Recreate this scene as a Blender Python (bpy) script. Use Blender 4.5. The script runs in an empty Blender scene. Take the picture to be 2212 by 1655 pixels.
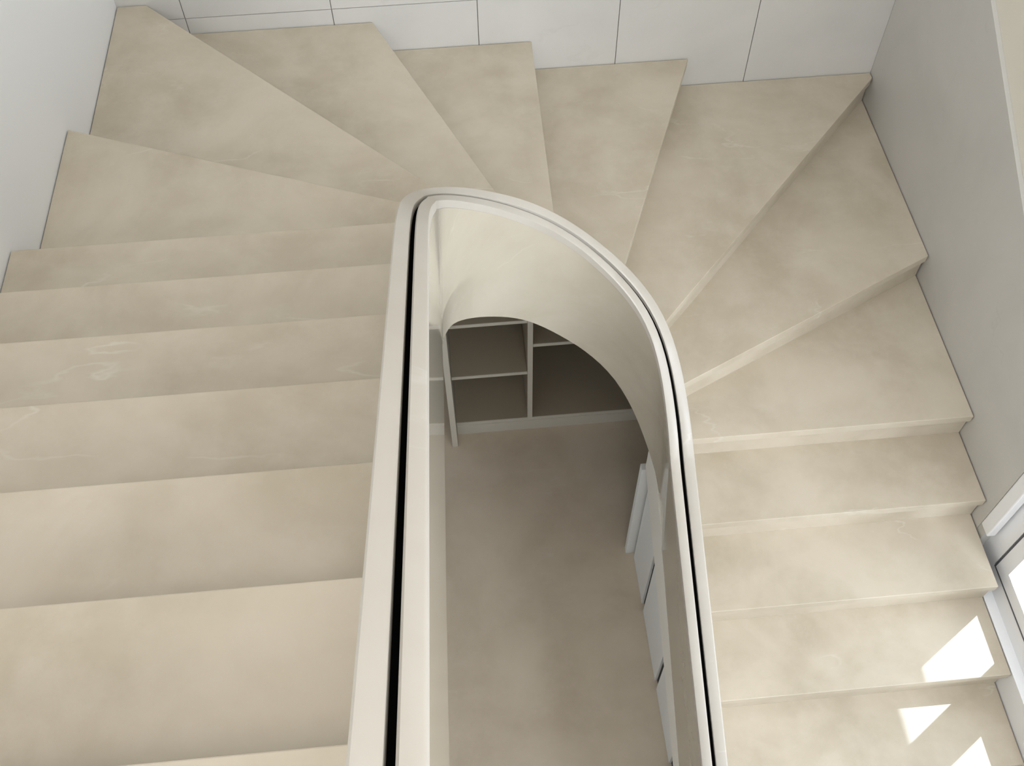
import bpy, bmesh, math, random
import numpy as np
from mathutils import Vector, Matrix
random.seed(4)
R = math.radians
scene = bpy.context.scene
COL = scene.collection

# ------------------------------------------------------------ camera
CAM = (-0.2194, -0.6306, 4.5409)
YAW, PITCH, ROLL, FPX = 0.0709, 0.9744, -0.0212, 2165.09
fwd = Vector((math.sin(YAW)*math.cos(PITCH), math.cos(YAW)*math.cos(PITCH), -math.sin(PITCH)))
rgt = Vector((math.cos(YAW), -math.sin(YAW), 0))
upv = rgt.cross(fwd)
r2 = rgt*math.cos(ROLL) + upv*math.sin(ROLL)
u2 = -rgt*math.sin(ROLL) + upv*math.cos(ROLL)
cd = bpy.data.cameras.new('camera'); cam = bpy.data.objects.new('camera', cd); COL.objects.link(cam)
cam.matrix_world = Matrix(((r2.x, u2.x, -fwd.x, CAM[0]), (r2.y, u2.y, -fwd.y, CAM[1]), (r2.z, u2.z, -fwd.z, CAM[2]), (0, 0, 0, 1)))
cd.sensor_width = 36; cd.sensor_fit = 'HORIZONTAL'; cd.lens = FPX/2212*36; cd.clip_start = 0.02
scene.camera = cam

# ------------------------------------------------------------ light
world = bpy.data.worlds.new('World'); scene.world = world; world.use_nodes = True
bg = world.node_tree.nodes['Background']; bg.inputs[0].default_value = (0.80, 0.885, 1.0, 1); bg.inputs[1].default_value = 2.7
sun = bpy.data.lights.new('sun', 'SUN'); sun.energy = 3.0; sun.angle = R(0.5); sun.color = (0.82, 0.92, 1.0)
so = bpy.data.objects.new('sun', sun); COL.objects.link(so)
sd = Vector((-1, -0.65, -1.6*math.hypot(1, .65)))
so.rotation_euler = sd.to_track_quat('-Z', 'Y').to_euler()
def area(name, loc, d, sx, sy, e, col):
    l = bpy.data.lights.new(name, 'AREA'); l.shape = 'RECTANGLE'; l.size = sx; l.size_y = sy; l.energy = e; l.color = col
    o = bpy.data.objects.new(name, l); COL.objects.link(o); o.location = loc
    o.rotation_euler = Vector(d).to_track_quat('-Z', 'Z').to_euler(); return o
area('fill_top', (0.1, 0.0, 8.9), (0, 0.05, -1), 3.2, 5.0, 32, (1.0, 0.95, 0.87))  # added fill under the ceiling for even top light, no skylight modelled
area('fill_left_flight', (-0.3, -1.6, 6.5), (-0.25, 0.5, -1), 1.2, 1.2, 27, (1.0, 0.95, 0.88))  # unseen fill, added to lift the treads of the left flight
area('fill_front', (-0.2, -3.5, 4.9), (0, 1, -.18), 3.0, 1.8, 68, (1.0, 0.97, 0.92))  # added fill behind the camera, grazes the treads and back wall
area('fill_right_upper', (1.98, -0.6, 4.6), (-1, .1, -.2), 3.2, 1.8, 88, (0.84, 0.91, 1.0))  # added side fill high on the right wall, no window there
area('fill_right_landing', (1.98, -2.0, 4.1), (-1, .5, -.1), 2.4, 1.2, 118, (0.86, 0.92, 1.0))  # second added side fill, brightens the near left treads
area('garden_daylight', (4.6, -3.3, 2.6), (-0.52, 0.82, -0.2), 1.6, 1.5, 190, (0.82, 0.90, 1.0))
scene.view_settings.view_transform = 'Standard'; scene.view_settings.look = 'None'
scene.view_settings.exposure = 0.1; scene.view_settings.gamma = 1; scene.view_settings.use_curve_mapping = False

# ------------------------------------------------------------ materials
def mat(name): 
    m = bpy.data.materials.new(name); m.use_nodes = True; return m, m.node_tree, m.node_tree.nodes['Principled BSDF']
def plain(name, col, rough=.5, spec=.5):
    m, t, b = mat(name); b.inputs['Base Color'].default_value = (*col, 1); b.inputs['Roughness'].default_value = rough
    b.inputs['Specular IOR Level'].default_value = spec; return m
def stone(name, c1, c2, c3, vein, rough, vamt=.5, scale=1.0, vscale=1.0):
    m, t, b = mat(name); N = t.nodes.new; L = t.links.new
    tc = N('ShaderNodeTexCoord'); oi = N('ShaderNodeObjectInfo'); mul = N('ShaderNodeMath'); mul.operation = 'MULTIPLY'; mul.inputs[1].default_value = 23
    L(oi.outputs['Random'], mul.inputs[0]); add = N('ShaderNodeVectorMath'); L(tc.outputs['Object'], add.inputs[0]); L(mul.outputs[0], add.inputs[1])
    n1 = N('ShaderNodeTexNoise'); n1.inputs['Scale'].default_value = 2.1*scale; n1.inputs['Detail'].default_value = 5; n1.inputs['Roughness'].default_value = .55; n1.inputs['Distortion'].default_value = .6
    n2 = N('ShaderNodeTexNoise'); n2.inputs['Scale'].default_value = 7*scale; n2.inputs['Detail'].default_value = 8; n2.inputs['Roughness'].default_value = .65
    L(add.outputs[0], n1.inputs['Vector']); L(add.outputs[0], n2.inputs['Vector'])
    r1 = N('ShaderNodeValToRGB'); r1.color_ramp.elements[0].position = .34; r1.color_ramp.elements[0].color = (*c1, 1)
    r1.color_ramp.elements[1].position = .66; r1.color_ramp.elements[1].color = (*c2, 1); L(n1.outputs['Fac'], r1.inputs[0])
    mr = N('ShaderNodeMapRange'); mr.inputs[1].default_value = .42; mr.inputs[2].default_value = .72; L(n2.outputs['Fac'], mr.inputs[0])
    mf = N('ShaderNodeMath'); mf.operation = 'MULTIPLY'; mf.inputs[1].default_value = .6; L(mr.outputs[0], mf.inputs[0])
    m1 = N('ShaderNodeMix'); m1.data_type = 'RGBA'; L(mf.outputs[0], m1.inputs[0]); L(r1.outputs[0], m1.inputs[6]); m1.inputs[7].default_value = (*c3, 1)
    # veins: thin iso-lines of a warped noise, broken up by a second noise
    mp = N('ShaderNodeMapping'); mp.inputs['Rotation'].default_value = (0, 0, .75); mp.inputs['Scale'].default_value = (.55, 1.6, 1); L(add.outputs[0], mp.inputs[0])
    n3 = N('ShaderNodeTexNoise'); n3.inputs['Scale'].default_value = 1.05*vscale; n3.inputs['Detail'].default_value = 6; n3.inputs['Roughness'].default_value = .5; L(mp.outputs[0], n3.inputs['Vector'])
    s = N('ShaderNodeMath'); s.operation = 'SUBTRACT'; s.inputs[1].default_value = .5; L(n3.outputs['Fac'], s.inputs[0])
    a = N('ShaderNodeMath'); a.operation = 'ABSOLUTE'; L(s.outputs[0], a.inputs[0])
    v = N('ShaderNodeMapRange'); v.inputs[1].default_value = .0; v.inputs[2].default_value = .005; v.inputs[3].default_value = 1; v.inputs[4].default_value = 0; L(a.outputs[0], v.inputs[0])
    n4 = N('ShaderNodeTexNoise'); n4.inputs['Scale'].default_value = 3.3*vscale; n4.inputs['Detail'].default_value = 4; L(add.outputs[0], n4.inputs['Vector'])
    g4 = N('ShaderNodeMapRange'); g4.inputs[1].default_value = .53; g4.inputs[2].default_value = .72; g4.inputs[4].default_value = vamt; L(n4.outputs['Fac'], g4.inputs[0])
    vm = N('ShaderNodeMath'); vm.operation = 'MULTIPLY'; L(v.outputs[0], vm.inputs[0]); L(g4.outputs[0], vm.inputs[1])
    m2 = N('ShaderNodeMix'); m2.data_type = 'RGBA'; L(vm.outputs[0], m2.inputs[0]); L(m1.outputs[2], m2.inputs[6]); m2.inputs[7].default_value = (*vein, 1)
    L(m2.outputs[2], b.inputs['Base Color']); b.inputs['Roughness'].default_value = rough
    return m
STONE = stone('beige_stone', (.475, .412, .312), (.595, .525, .42), (.62, .555, .458), (.74, .70, .63), .38, .5)
COPE = stone('coping_stone', (.45, .41, .355), (.50, .46, .405), (.49, .455, .40), (.70, .68, .64), .35, .3)
POLISH = stone('polished_stone', (.49, .435, .34), (.54, .487, .39), (.56, .51, .42), (.74, .70, .63), .07, .25)
FLOORST = stone('floor_stone', (.53, .445, .335), (.62, .53, .41), (.64, .55, .44), (.7, .66, .6), .42, .4)
TILE = stone('wall_tile', (.57, .56, .53), (.63, .61, .58), (.61, .60, .565), (.45, .43, .41), .35, .25, .8)
WHITE = plain('white_plaster', (.85, .86, .87), .8, .2)
CREAM = plain('cream_plaster', (.80, .76, .66), .8, .2)
FRAME = plain('white_frame', (.92, .93, .95), .3)
GASKET = plain('grey_gasket', (.09, .09, .10), .6)
GROUT = plain('grout', (.36, .34, .31), .9, .1)
BLACK = plain('black_felt', (.003, .003, .003), 1, 0)
CAB = plain('cabinet_white', (.80, .80, .77), .45)
GAP_SHADE = plain('gap_shade', (.03, .027, .024), .9)
TRIM = plain('pale_trim', (.86, .82, .74), .45)
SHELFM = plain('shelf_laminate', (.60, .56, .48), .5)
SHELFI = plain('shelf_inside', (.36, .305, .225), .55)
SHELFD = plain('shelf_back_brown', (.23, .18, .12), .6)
gm, gt, gb = mat('window_glass')
for n in list(gt.nodes):
    if n.type != 'OUTPUT_MATERIAL': gt.nodes.remove(n)
tr = gt.nodes.new('ShaderNodeBsdfTransparent'); gl = gt.nodes.new('ShaderNodeBsdfGlossy'); gl.inputs['Roughness'].default_value = 0.02
mx = gt.nodes.new('ShaderNodeMixShader'); mx.inputs[0].default_value = .06
gt.links.new(tr.outputs[0], mx.inputs[1]); gt.links.new(gl.outputs[0], mx.inputs[2]); gt.links.new(mx.outputs[0], gt.nodes['Material Output'].inputs[0])
GLASS = gm

# ------------------------------------------------------------ helpers
def link(name, verts, faces, m, parent=None, smooth=False, bevel=0):
    me = bpy.data.meshes.new(name); me.from_pydata([tuple(v) for v in verts], [], faces)
    bm = bmesh.new(); bm.from_mesh(me); bmesh.ops.recalc_face_normals(bm, faces=bm.faces)
    if bevel: bmesh.ops.bevel(bm, geom=list(bm.edges), offset=bevel, segments=2, affect='EDGES', profile=.5)
    if smooth:
        for f in bm.faces: f.smooth = True
        for e in bm.edges:
            if e.is_manifold and e.calc_face_angle(0) > R(28): e.smooth = False
    bm.to_mesh(me); bm.free(); me.materials.append(m)
    o = bpy.data.objects.new(name, me); COL.objects.link(o)
    if parent: o.parent = parent
    return o
def box(name, x0, x1, y0, y1, z0, z1, m, parent=None, bevel=0):
    v = [(x, y, z) for z in (z0, z1) for y in (y0, y1) for x in (x0, x1)]
    f = [(0, 1, 3, 2), (4, 5, 7, 6), (0, 1, 5, 4), (2, 3, 7, 6), (0, 2, 6, 4), (1, 3, 7, 5)]
    return link(name, v, f, m, parent, bevel=bevel)
def prism(name, poly, z0, z1, m, parent=None, bevel=0):
    n = len(poly); v = [(*p, z0) for p in poly]+[(*p, z1) for p in poly]
    f = [tuple(range(n)), tuple(range(n, 2*n))]+[(i, (i+1) % n, n+(i+1) % n, n+i) for i in range(n)]
    return link(name, v, f, m, parent, bevel=bevel)
def yzprism(name, poly, x0, x1, m, parent=None, bevel=0):
    n = len(poly); v = [(x0, *p) for p in poly]+[(x1, *p) for p in poly]
    f = [tuple(range(n)), tuple(range(n, 2*n))]+[(i, (i+1) % n, n+(i+1) % n, n+i) for i in range(n)]
    return link(name, v, f, m, parent, bevel=bevel)
def empty(name, loc, label, cat, group=None):
    o = bpy.data.objects.new(name, None); COL.objects.link(o); o['label'] = label; o['category'] = cat
    if group: o['group'] = group
    return o
def struct(o): o['kind'] = 'structure'; return o

# ------------------------------------------------------------ dimensions
XL, XR, YB = -1.7217, 2.0348, 3.5701
H = 0.17; GR, GL = 0.3393, 0.331
YR1, YL12 = 0.5826, 1.7563
ZF = -5*H; ZC = 9.0; YF = -3.6
ZWIN0, ZWIN1, YWIN0, YWIN1 = 0.165, 3.3, -2.3, 1.21

# ------------------------------------------------------------ room shell
struct(box('floor', XL-.2, XR+.2, YF-.2, YB+.2, ZF-.15, ZF, FLOORST))
struct(box('ceiling', XL-.2, XR+.2, YF-.2, YB+.2, ZC, ZC+.15, WHITE))
struct(box('wall_left', XL-.2, XL, YF, YB, ZF, ZC, WHITE))
struct(box('wall_front', XL-.2, XR+.2, YF-.2, YF, ZF, ZC, WHITE))
wb = struct(box('wall_back', XL-.2, XR+.2, YB+.011, YB+.2, ZF, ZC, GROUT))
xj = [XL, -1.43, -.742, -.05, .645, 1.345, XR]
zj = [ZF, .21, 1.612, 3.01, 4.41, 5.81, 7.21, 8.61, ZC]
gp = .0018
for j in range(len(zj)-1):
    for i in range(len(xj)-1):
        box('tile', xj[i]+(gp if i else 0), xj[i+1]-(gp if i < len(xj)-2 else 0), YB, YB+.014, zj[j]+gp, zj[j+1]-gp, TILE, wb, bevel=.0008)
XW = XR+.02
wr = struct(box('wall_right', XW, XR+.22, YWIN1, YB, ZF, ZC, CREAM))
dz = lambda y: 1.57+(y-1.98)*.506
dado = yzprism('stone_dado', [(YWIN1, ZF), (YB, ZF), (YB, dz(YB)), (YWIN1, dz(YWIN1))], XR, XW, TILE, wr, bevel=.0015)
box('wall_below_window', XR, XR+.22, YF, YWIN1, ZF, ZWIN0, FRAME, wr)
box('wall_above_window', XR, XR+.22, YF, YWIN1, ZWIN1, ZC, CREAM, wr)
box('wall_beside_window', XR, XR+.22, YF, YWIN0, ZWIN0, ZWIN1, CREAM, wr)

# window: outer frame, sashes with glass, gasket lines, jamb trim
win = bpy.data.objects.new('window_1', None); COL.objects.link(win); win['kind'] = 'structure'
XG = XR+.045
def frame_rect(name, y0, y1, z0, z1, w, x0, x1, m, par):
    A = [(y0, z0), (y1, z0), (y1, z1), (y0, z1)]; B = [(y0+w, z0+w), (y1-w, z0+w), (y1-w, z1-w), (y0+w, z1-w)]
    v = [(x, *p) for x in (x0, x1) for p in A+B]
    f = []
    for k in (0, 8): f += [(k+i, k+(i+1) % 4, k+4+(i+1) % 4, k+4+i) for i in range(4)]
    f += [(i, (i+1) % 4, 8+(i+1) % 4, 8+i) for i in range(4)]+[(4+i, 4+(i+1) % 4, 12+(i+1) % 4, 12+i) for i in range(4)]
    return link(name, v, f, m, par)
frame_rect('window_frame', YWIN0, 1.165, ZWIN0, ZWIN1, .115, XG, XG+.07, FRAME, win)
box('window_reveal', XR+.002, XG+.10, 1.160, YWIN1-.002, ZWIN0, ZWIN1, TILE, win)
box('jamb_trim', XR-.006, XR+.035, 1.135, 1.205, .40, ZWIN1, FRAME, win, bevel=.006)
box('sill', XR-.001, XG+.01, YWIN0+.001, 1.16, ZWIN0+.0006, ZWIN0+.008, FRAME, win, bevel=.002)
ys = [(.625, 1.04), (-.35, .615), (-1.27, -.36), (-2.17, -1.28)]
for a, b in ys:
    frame_rect('gasket', a-.004, b+.004, .286, ZWIN1-.121, .008, XG-.004, XG+.03, GASKET, win)
    s = frame_rect('sash', a+.005, b-.005, .294, ZWIN1-.125, .075, XG-.002, XG+.05, FRAME, win)
    box('pane', XG+.02, XG+.024, a+.07, b-.07, .36, ZWIN1-.2, GLASS, s)

struct(box('sun_cut_slab', XR+.22, XR+1.325, YF, 2.2, 3.42, 3.55, CREAM))  # unseen slab, added and sized to cut the sun off the upper panes
# ------------------------------------------------------------ staircase
stairs = empty('staircase', (0, 0, ZF), 'winding beige stone staircase turning around the open well, with thin square-edged treads', 'staircase')
XC, YC = .1485, 1.3; RX, RY = .4815, .48
lines = {}; TH = {}
def edge_pt(th):          # line on which the treads meet the parapet, round the turn
    o = float(np.interp(th, [0, 12, 25, 40, 60, 80, 95, 110, 180], [.004, .05, .10, .135, .165, .15, .09, .045, -.004]))
    return Vector((XC+(RX+o)*math.cos(R(th)), YC+(RY+o)*math.sin(R(th))))
wp = {4: (XR, YR1+3*GR, 180.), 5: (XR, 2.4172, -154.5), 6: (XR, 3.5229, -132.4), 7: (1.0246, YB, -111.6), 8: (.212, YB, -91.), 9: (-.5572, YB, -67.3), 10: (-1.5846, YB, -45.8), 11: (XL, 2.5411, -22.1), 12: (XL, YL12, 0.), 13: (XL, YL12-GL, 0.)}
inn = {}
for k, (x, y, a) in wp.items():
    P = Vector((x, y)); d = Vector((math.cos(R(a)), math.sin(R(a))))
    n = Vector((-d.y, d.x)); best = None
    for th in np.arange(0, 180, .1):
        q = edge_pt(th)
        e = abs(q.x-inn[k]) if k in inn else abs((q-P).dot(n))
        if k in inn and not 60 < th < 120: continue
        if (k <= 7 and th > 90) or (k >= 12 and th < 90): continue
        if best is None or e < best[0]: best = (e, th)
    TH[k] = best[1]; lines[k] = (edge_pt(best[1]), P)
for k in range(-4, 4):
    y = YR1+(k-1)*GR; lines[k] = (Vector((.634, y)), Vector((XR, y))); TH[k] = 0
for k in range(14, 22):
    y = YL12-(k-12)*GL; lines[k] = (Vector((-.329, y)), Vector((XL, y))); TH[k] = 180
G = .005    # open joint at the walls
def shrink(p): return (min(max(p[0], XL+G), XR-G), min(p[1], YB-G))
def corner_between(k):
    if k == 6: return (XR, YB)
    if k == 10: return (XL, YB)
    return None
def back_of(k, off):      # next nose line pushed back under the tread above
    Q, P = lines[k]; d = (P-Q).normalized(); n = Vector((-d.y, d.x))
    # direction of ascent
    if k >= 12: n = Vector((0, -1))
    elif k <= 4: n = Vector((0, 1))
    else:
        if n.dot(lines[k+1][1]-P) < 0: n = -n
    return n*off
SL = .045
for k in range(-4, 21):
    Q0, P0 = lines[k]; Q1, P1 = lines[k+1]
    o = back_of(k+1, .045); B1 = P1+o; A1 = Q1+o
    W1 = (B1.x, B1.y)
    if k in (6, 7, 8, 9) or k == 5:
        W1 = (B1.x, B1.y)
    poly = [tuple(Q0), tuple(P0)]
    c = corner_between(k)
    if c: poly.append(c)
    # keep the pushed-back end on its wall
    if 5 <= k+1 <= 11:
        dd = (P1-Q1).normalized(); tt = None
        if P1.x > XR-.01: t = (XR-B1.x)/dd.x; W = B1+dd*t
        elif P1.y > YB-.01: t = (YB-B1.y)/dd.y; W = B1+dd*t
        else: t = (XL-B1.x)/dd.x; W = B1+dd*t
        if k+1 == 6:     # pushed past the corner: end in it
            W = Vector((XR, min(YB, W.y))) ; 
        if W.y > YB: W.y = YB
        if W.x < XL: W.x = XL
        W1 = tuple(W)
    poly.append(W1)
    if 4 <= k+1 <= 13 or 3 <= k <= 13:      # follow the curve back to the front nose
        if not 4 <= k+1 <= 13: poly.append(tuple(A1))
        n_ = 8; PB = {4: 5, 5: 5, 6: 4, 7: 3, 8: 0, 9: 0, 10: 0, 11: 1, 12: 3, 13: 6}.get(k+1, 0)
        for j in range(n_+1):
            th = TH[k+1]+PB+(TH[k]-TH[k+1]-PB)*j/n_
            if th <= .01 or th >= 179.9: 
                if j in (0, n_): continue
            if j == n_: continue
            poly.append(tuple(edge_pt(th)))
    else: poly.append(tuple(A1))
    poly = [shrink(p) for p in poly]
    t = prism('tread', poly, k*H-SL, k*H, STONE, stairs, bevel=.0025)
    # riser under the nose, set back
    n = back_of(k, .02)
    if k > -5:
        a, b = Q0+n, P0+n; a2, b2 = Q0+n*2, P0+n*2
        if k == 6: b = Vector((XR, YB-.02)); b2 = Vector((XR-.02, YB-.004))
        rp = [shrink(tuple(a)), shrink(tuple(b)), shrink(tuple(b2)), shrink(tuple(a2))]
        prism('riser', rp, (k-1)*H+.0005, k*H-SL-.0005, STONE, stairs)
# upper landing
y21 = YL12-9*GL
prism('landing', [(XL+G, y21), (XL+G, YF+.01), (-.34, YF+.01), (-.34, y21)], 21*H-.2, 21*H, STONE, stairs)

# ------------------------------------------------------------ balustrade
def top_z_leg_l(y): return 12*H+(YL12-y)*H/GL+.606
def top_z_leg_r(y): return H+(y-YR1)*H/GR+.585
samples = []   # outer xy, inner xy, bottom xy, ztop, zbot
lz_y = [-1.1, .1, .4, .6, .7, .8, .9, 1., 1.1, 1.2, 1.3]
lz = [top_z_leg_l(-1.1), top_z_leg_l(.1), top_z_leg_l(.4), 3.24, 3.178, 3.1, 3.01, 2.917, 2.821, 2.726, 2.629]
lb_y = [-1.1, .2, .5, .8, 1.1, 1.3]; lb = [3.33, 2.575, 2.375, 2.179, 1.987, 1.895]
azo = [2.629, 2.551, 2.477, 2.403, 2.334, 2.26, 2.188, 2.122, 2.053, 1.978, 1.899, 1.82, 1.749, 1.675, 1.59, 1.47, 1.31, 1.18, 1.105]   # th 180..0, outer edge
azi = [2.589, 2.521, 2.452, 2.381, 2.307, 2.238, 2.169, 2.099, 2.033, 1.966, 1.897, 1.82, 1.751, 1.687, 1.61, 1.495, 1.335, 1.19, 1.10]   # inner edge
ab = [1.89, 1.85, 1.81, 1.754, 1.676, 1.599, 1.522, 1.45, 1.37, 1.265, 1.165, 1.08, .965, .825, .635, .455, .30, .215, .205]
BO = [.03, .035, .04, .05, .06, .07, .08, .09, .10, .112, .122, .125, .13, .13, .13, .13, .115, .09, .07]   # how far the foot of the inner face leans out
def smooth_arr(a, n=6):
    a = list(a)
    for _ in range(n):
        a = [a[0]]+[(a[i-1]+2*a[i]+a[i+1])/4 for i in range(1, len(a)-1)]+[a[-1]]
    return a
for y in np.linspace(-1.1, 1.3, 77)[:-1]:
    samples.append([(-.335, y), (-.277, y), (-.307, y), float(np.interp(y, lz_y, lz)), float(np.interp(y, lb_y, lb)), float(np.interp(y, lz_y, lz))-float(np.interp(y, [.4, 1.3], [.02, .04]))])
for th in np.arange(180, -.1, -3.75):
    c, s = math.cos(R(th)), math.sin(R(th)); i = (180-th)/10
    samples.append([(XC+RX*c-.001, YC+RY*s), (.129+.406*c, YC+.41*s), (.129+(.406+np.interp(i, range(19), BO))*c, YC+(.41+np.interp(i, range(19), BO))*s), float(np.interp(i, range(19), azo)), float(np.interp(i, range(19), ab)), float(np.interp(i, range(19), azi))])
for y in np.linspace(1.3, -1.5, 90)[1:]:
    zb = .217-(1.3-y)*.69
    samples.append([(.63, y), (.535, y), (.605, y), top_z_leg_r(y)+.003, max(zb, ZF+.002), top_z_leg_r(y)-.006])
zt = smooth_arr([s[3] for s in samples], 8); zb = smooth_arr([s[4] for s in samples], 4); zi = smooth_arr([s[5] for s in samples], 8)
for s, a, b, c_ in zip(samples, zt, zb, zi): s[3] = a; s[4] = b; s[5] = c_
def zat(s, t): return s[3]+(s[5]-s[3])*t
N = len(samples)
def lerp(a, b, t): return (a[0]+(b[0]-a[0])*t, a[1]+(b[1]-a[1])*t)
def sweep(name, prof, m, par, label=None):
    """prof(sample) -> list of (xy, z), a closed cross-section"""
    v = []; f = []
    for s in samples: sec = prof(s); v += [(*p, z) for p, z in sec]
    n = len(sec)
    for i in range(N-1):
        for j in range(n): f.append((i*n+j, i*n+(j+1) % n, (i+1)*n+(j+1) % n, (i+1)*n+j))
    f += [tuple(range(n)), tuple((N-1)*n+j for j in range(n))]
    o = link(name, v, f, m, par, smooth=True)
    if label: o['label'] = label
    return o
def foot(s):      # outer foot: past the inner foot and under the tread ends
    cx, cy = s[1]; dx, dy = s[0][0]-cx, s[0][1]-cy; L = math.hypot(dx, dy); dx /= L; dy /= L
    t = max((s[2][0]-cx)*dx+(s[2][1]-cy)*dy+.012, L)
    if s[1][1] > 1.3:
        th = math.degrees(math.atan2(s[0][1]-YC, s[0][0]-XC)); e = edge_pt(th)
        t = max(t, (e.x-cx)*dx+(e.y-cy)*dy+.015)
    return (cx+dx*t, cy+dy*t)
def drop(s):
    if s[1][1] <= 1.3: return 0
    th = math.degrees(math.atan2(s[0][1]-YC, s[0][0]-XC)); return float(np.interp(th, [0, 15, 35, 80, 100, 130, 180], [0, .05, .16, .16, .08, 0, 0]))
bal = empty('balustrade', (0, 0, ZF), 'solid curved stone parapet around the stairwell, pale coping split by a black groove', 'balustrade')
C = .05; GO, GI = .45, .61
def strip(t0, t1):
    def p(s):
        o, i = s[0], s[1]
        return [(lerp(o, i, t0), zat(s, t0)-.035), (lerp(o, i, t0), zat(s, t0)-.003), (lerp(o, i, t0+C), zat(s, t0)), (lerp(o, i, t1-C), zat(s, t1)), (lerp(o, i, t1), zat(s, t1)-.003), (lerp(o, i, t1), zat(s, t1)-.035)]
    return p
sweep('coping', strip(0, GO), COPE, bal)
sweep('coping', strip(GI, 1), COPE, bal)
sweep('groove', lambda s: [(lerp(s[0], s[1], GO-.01), zat(s, GO)-.035), (lerp(s[0], s[1], GO-.01), zat(s, GO)-.022), (lerp(s[0], s[1], GI+.01), zat(s, GI)-.022), (lerp(s[0], s[1], GI+.01), zat(s, GI)-.035)], BLACK, bal, 'black recessed groove along the coping')
sweep('inner_panel', lambda s: [(lerp(s[0], s[1], .5), zat(s, .5)-.036), (lerp(s[0], s[1], .985), zat(s, 1)-.036), (s[2], s[4]), (lerp(s[2], foot(s), .15), s[4]-.15*drop(s))], POLISH, bal, 'polished stone face on the stairwell side')
sweep('outer_panel', lambda s: [(lerp(s[0], s[1], .5), zat(s, .5)-.036), (lerp(s[2], foot(s), .15), s[4]-.15*drop(s)), (foot(s), s[4]-drop(s)), (lerp(s[0], s[1], .02), zat(s, 0)-.036)], STONE, bal)

# ------------------------------------------------------------ shelving under the winders
YS = 2.665
sh = empty('shelving_unit', (0, YS, ZF), 'open built-in shelving on the lower floor below the turn of the stairs', 'shelving')
x0, x1 = -.335, 1.55; SB = YB-.06
box('plinth', x0, x1, YS-.004, YS+.03, ZF+.001, ZF+.10, SHELFM, sh, bevel=.002)
def board(name, a, b, y0, y1, c, d):
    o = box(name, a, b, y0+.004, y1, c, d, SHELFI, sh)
    e = box('edge_strip', a, b, y0, y0+.0038, c, d, SHELFM, o, bevel=.0005); e['label'] = 'pale front edge strip'
board('bottom_board', x0, x1, YS, SB, ZF+.101, ZF+.13)
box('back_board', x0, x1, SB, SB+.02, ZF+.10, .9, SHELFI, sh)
box('side_panel', x0-.036, x0-.001, YS-.09, SB, ZF+.001, .95, SHELFM, sh, bevel=.002)
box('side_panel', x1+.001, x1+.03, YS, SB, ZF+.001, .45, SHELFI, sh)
board('divider', .106, .136, YS-.002, SB, ZF+.131, .95)
for z, a, b in ((-.236, x0, .105), (.25, x0, .105), (.027, .137, x1)):
    board('shelf', a+.0005, b-.0005, YS, SB, z-.012, z+.013)

# ------------------------------------------------------------ cupboards under the lower flight
CX = .635
cb = empty('cupboard', (CX, .5, ZF), 'white handleless cupboard fronts built in under the lower flight', 'cupboard')
tl = lambda y: .098+(y-1.614)*.58          # underside of the sloped filler
ts = lambda y: .217-(1.3-y)*.69            # underside of the parapet
def top(y): return max(tl(y)+.06, ZF+.05)
edges = [1.735, 1.405, .965, .535, .105, -.30]
for i in range(len(edges)-1):
    yb, ya = edges[i]-.0005, edges[i+1]+.044
    yzprism('door', [(ya, ZF+.004), (yb, ZF+.004), (yb, top(yb)), (ya, top(ya))], CX, CX+.014, CAB, cb, bevel=.001)
yzprism('gap_shade_sheet', [(-.40, ZF+.001), (1.735, ZF+.001), (1.735, tl(1.735)+.02), (-.18, ZF+.16), (-.40, ZF+.05)], CX+.0145, CX+.03, GAP_SHADE, cb)  # near-black sheet close behind the doors, paints the shade in their gaps
box('end_panel', .592, CX+.25, 1.762, 1.80, ZF+.001, .14, CAB, cb, bevel=.002)
ys_ = [1.76, 1.3, .9, .5, .1]
v = [(y, tl(y)) for y in ys_]+[(y, min(tl(y)+.30, ts(y)-.003)) for y in reversed(ys_)]
yzprism('sloped_filler', v, .6065, .634, TRIM, cb)['label'] = 'pale sloped filler strip above the doors'
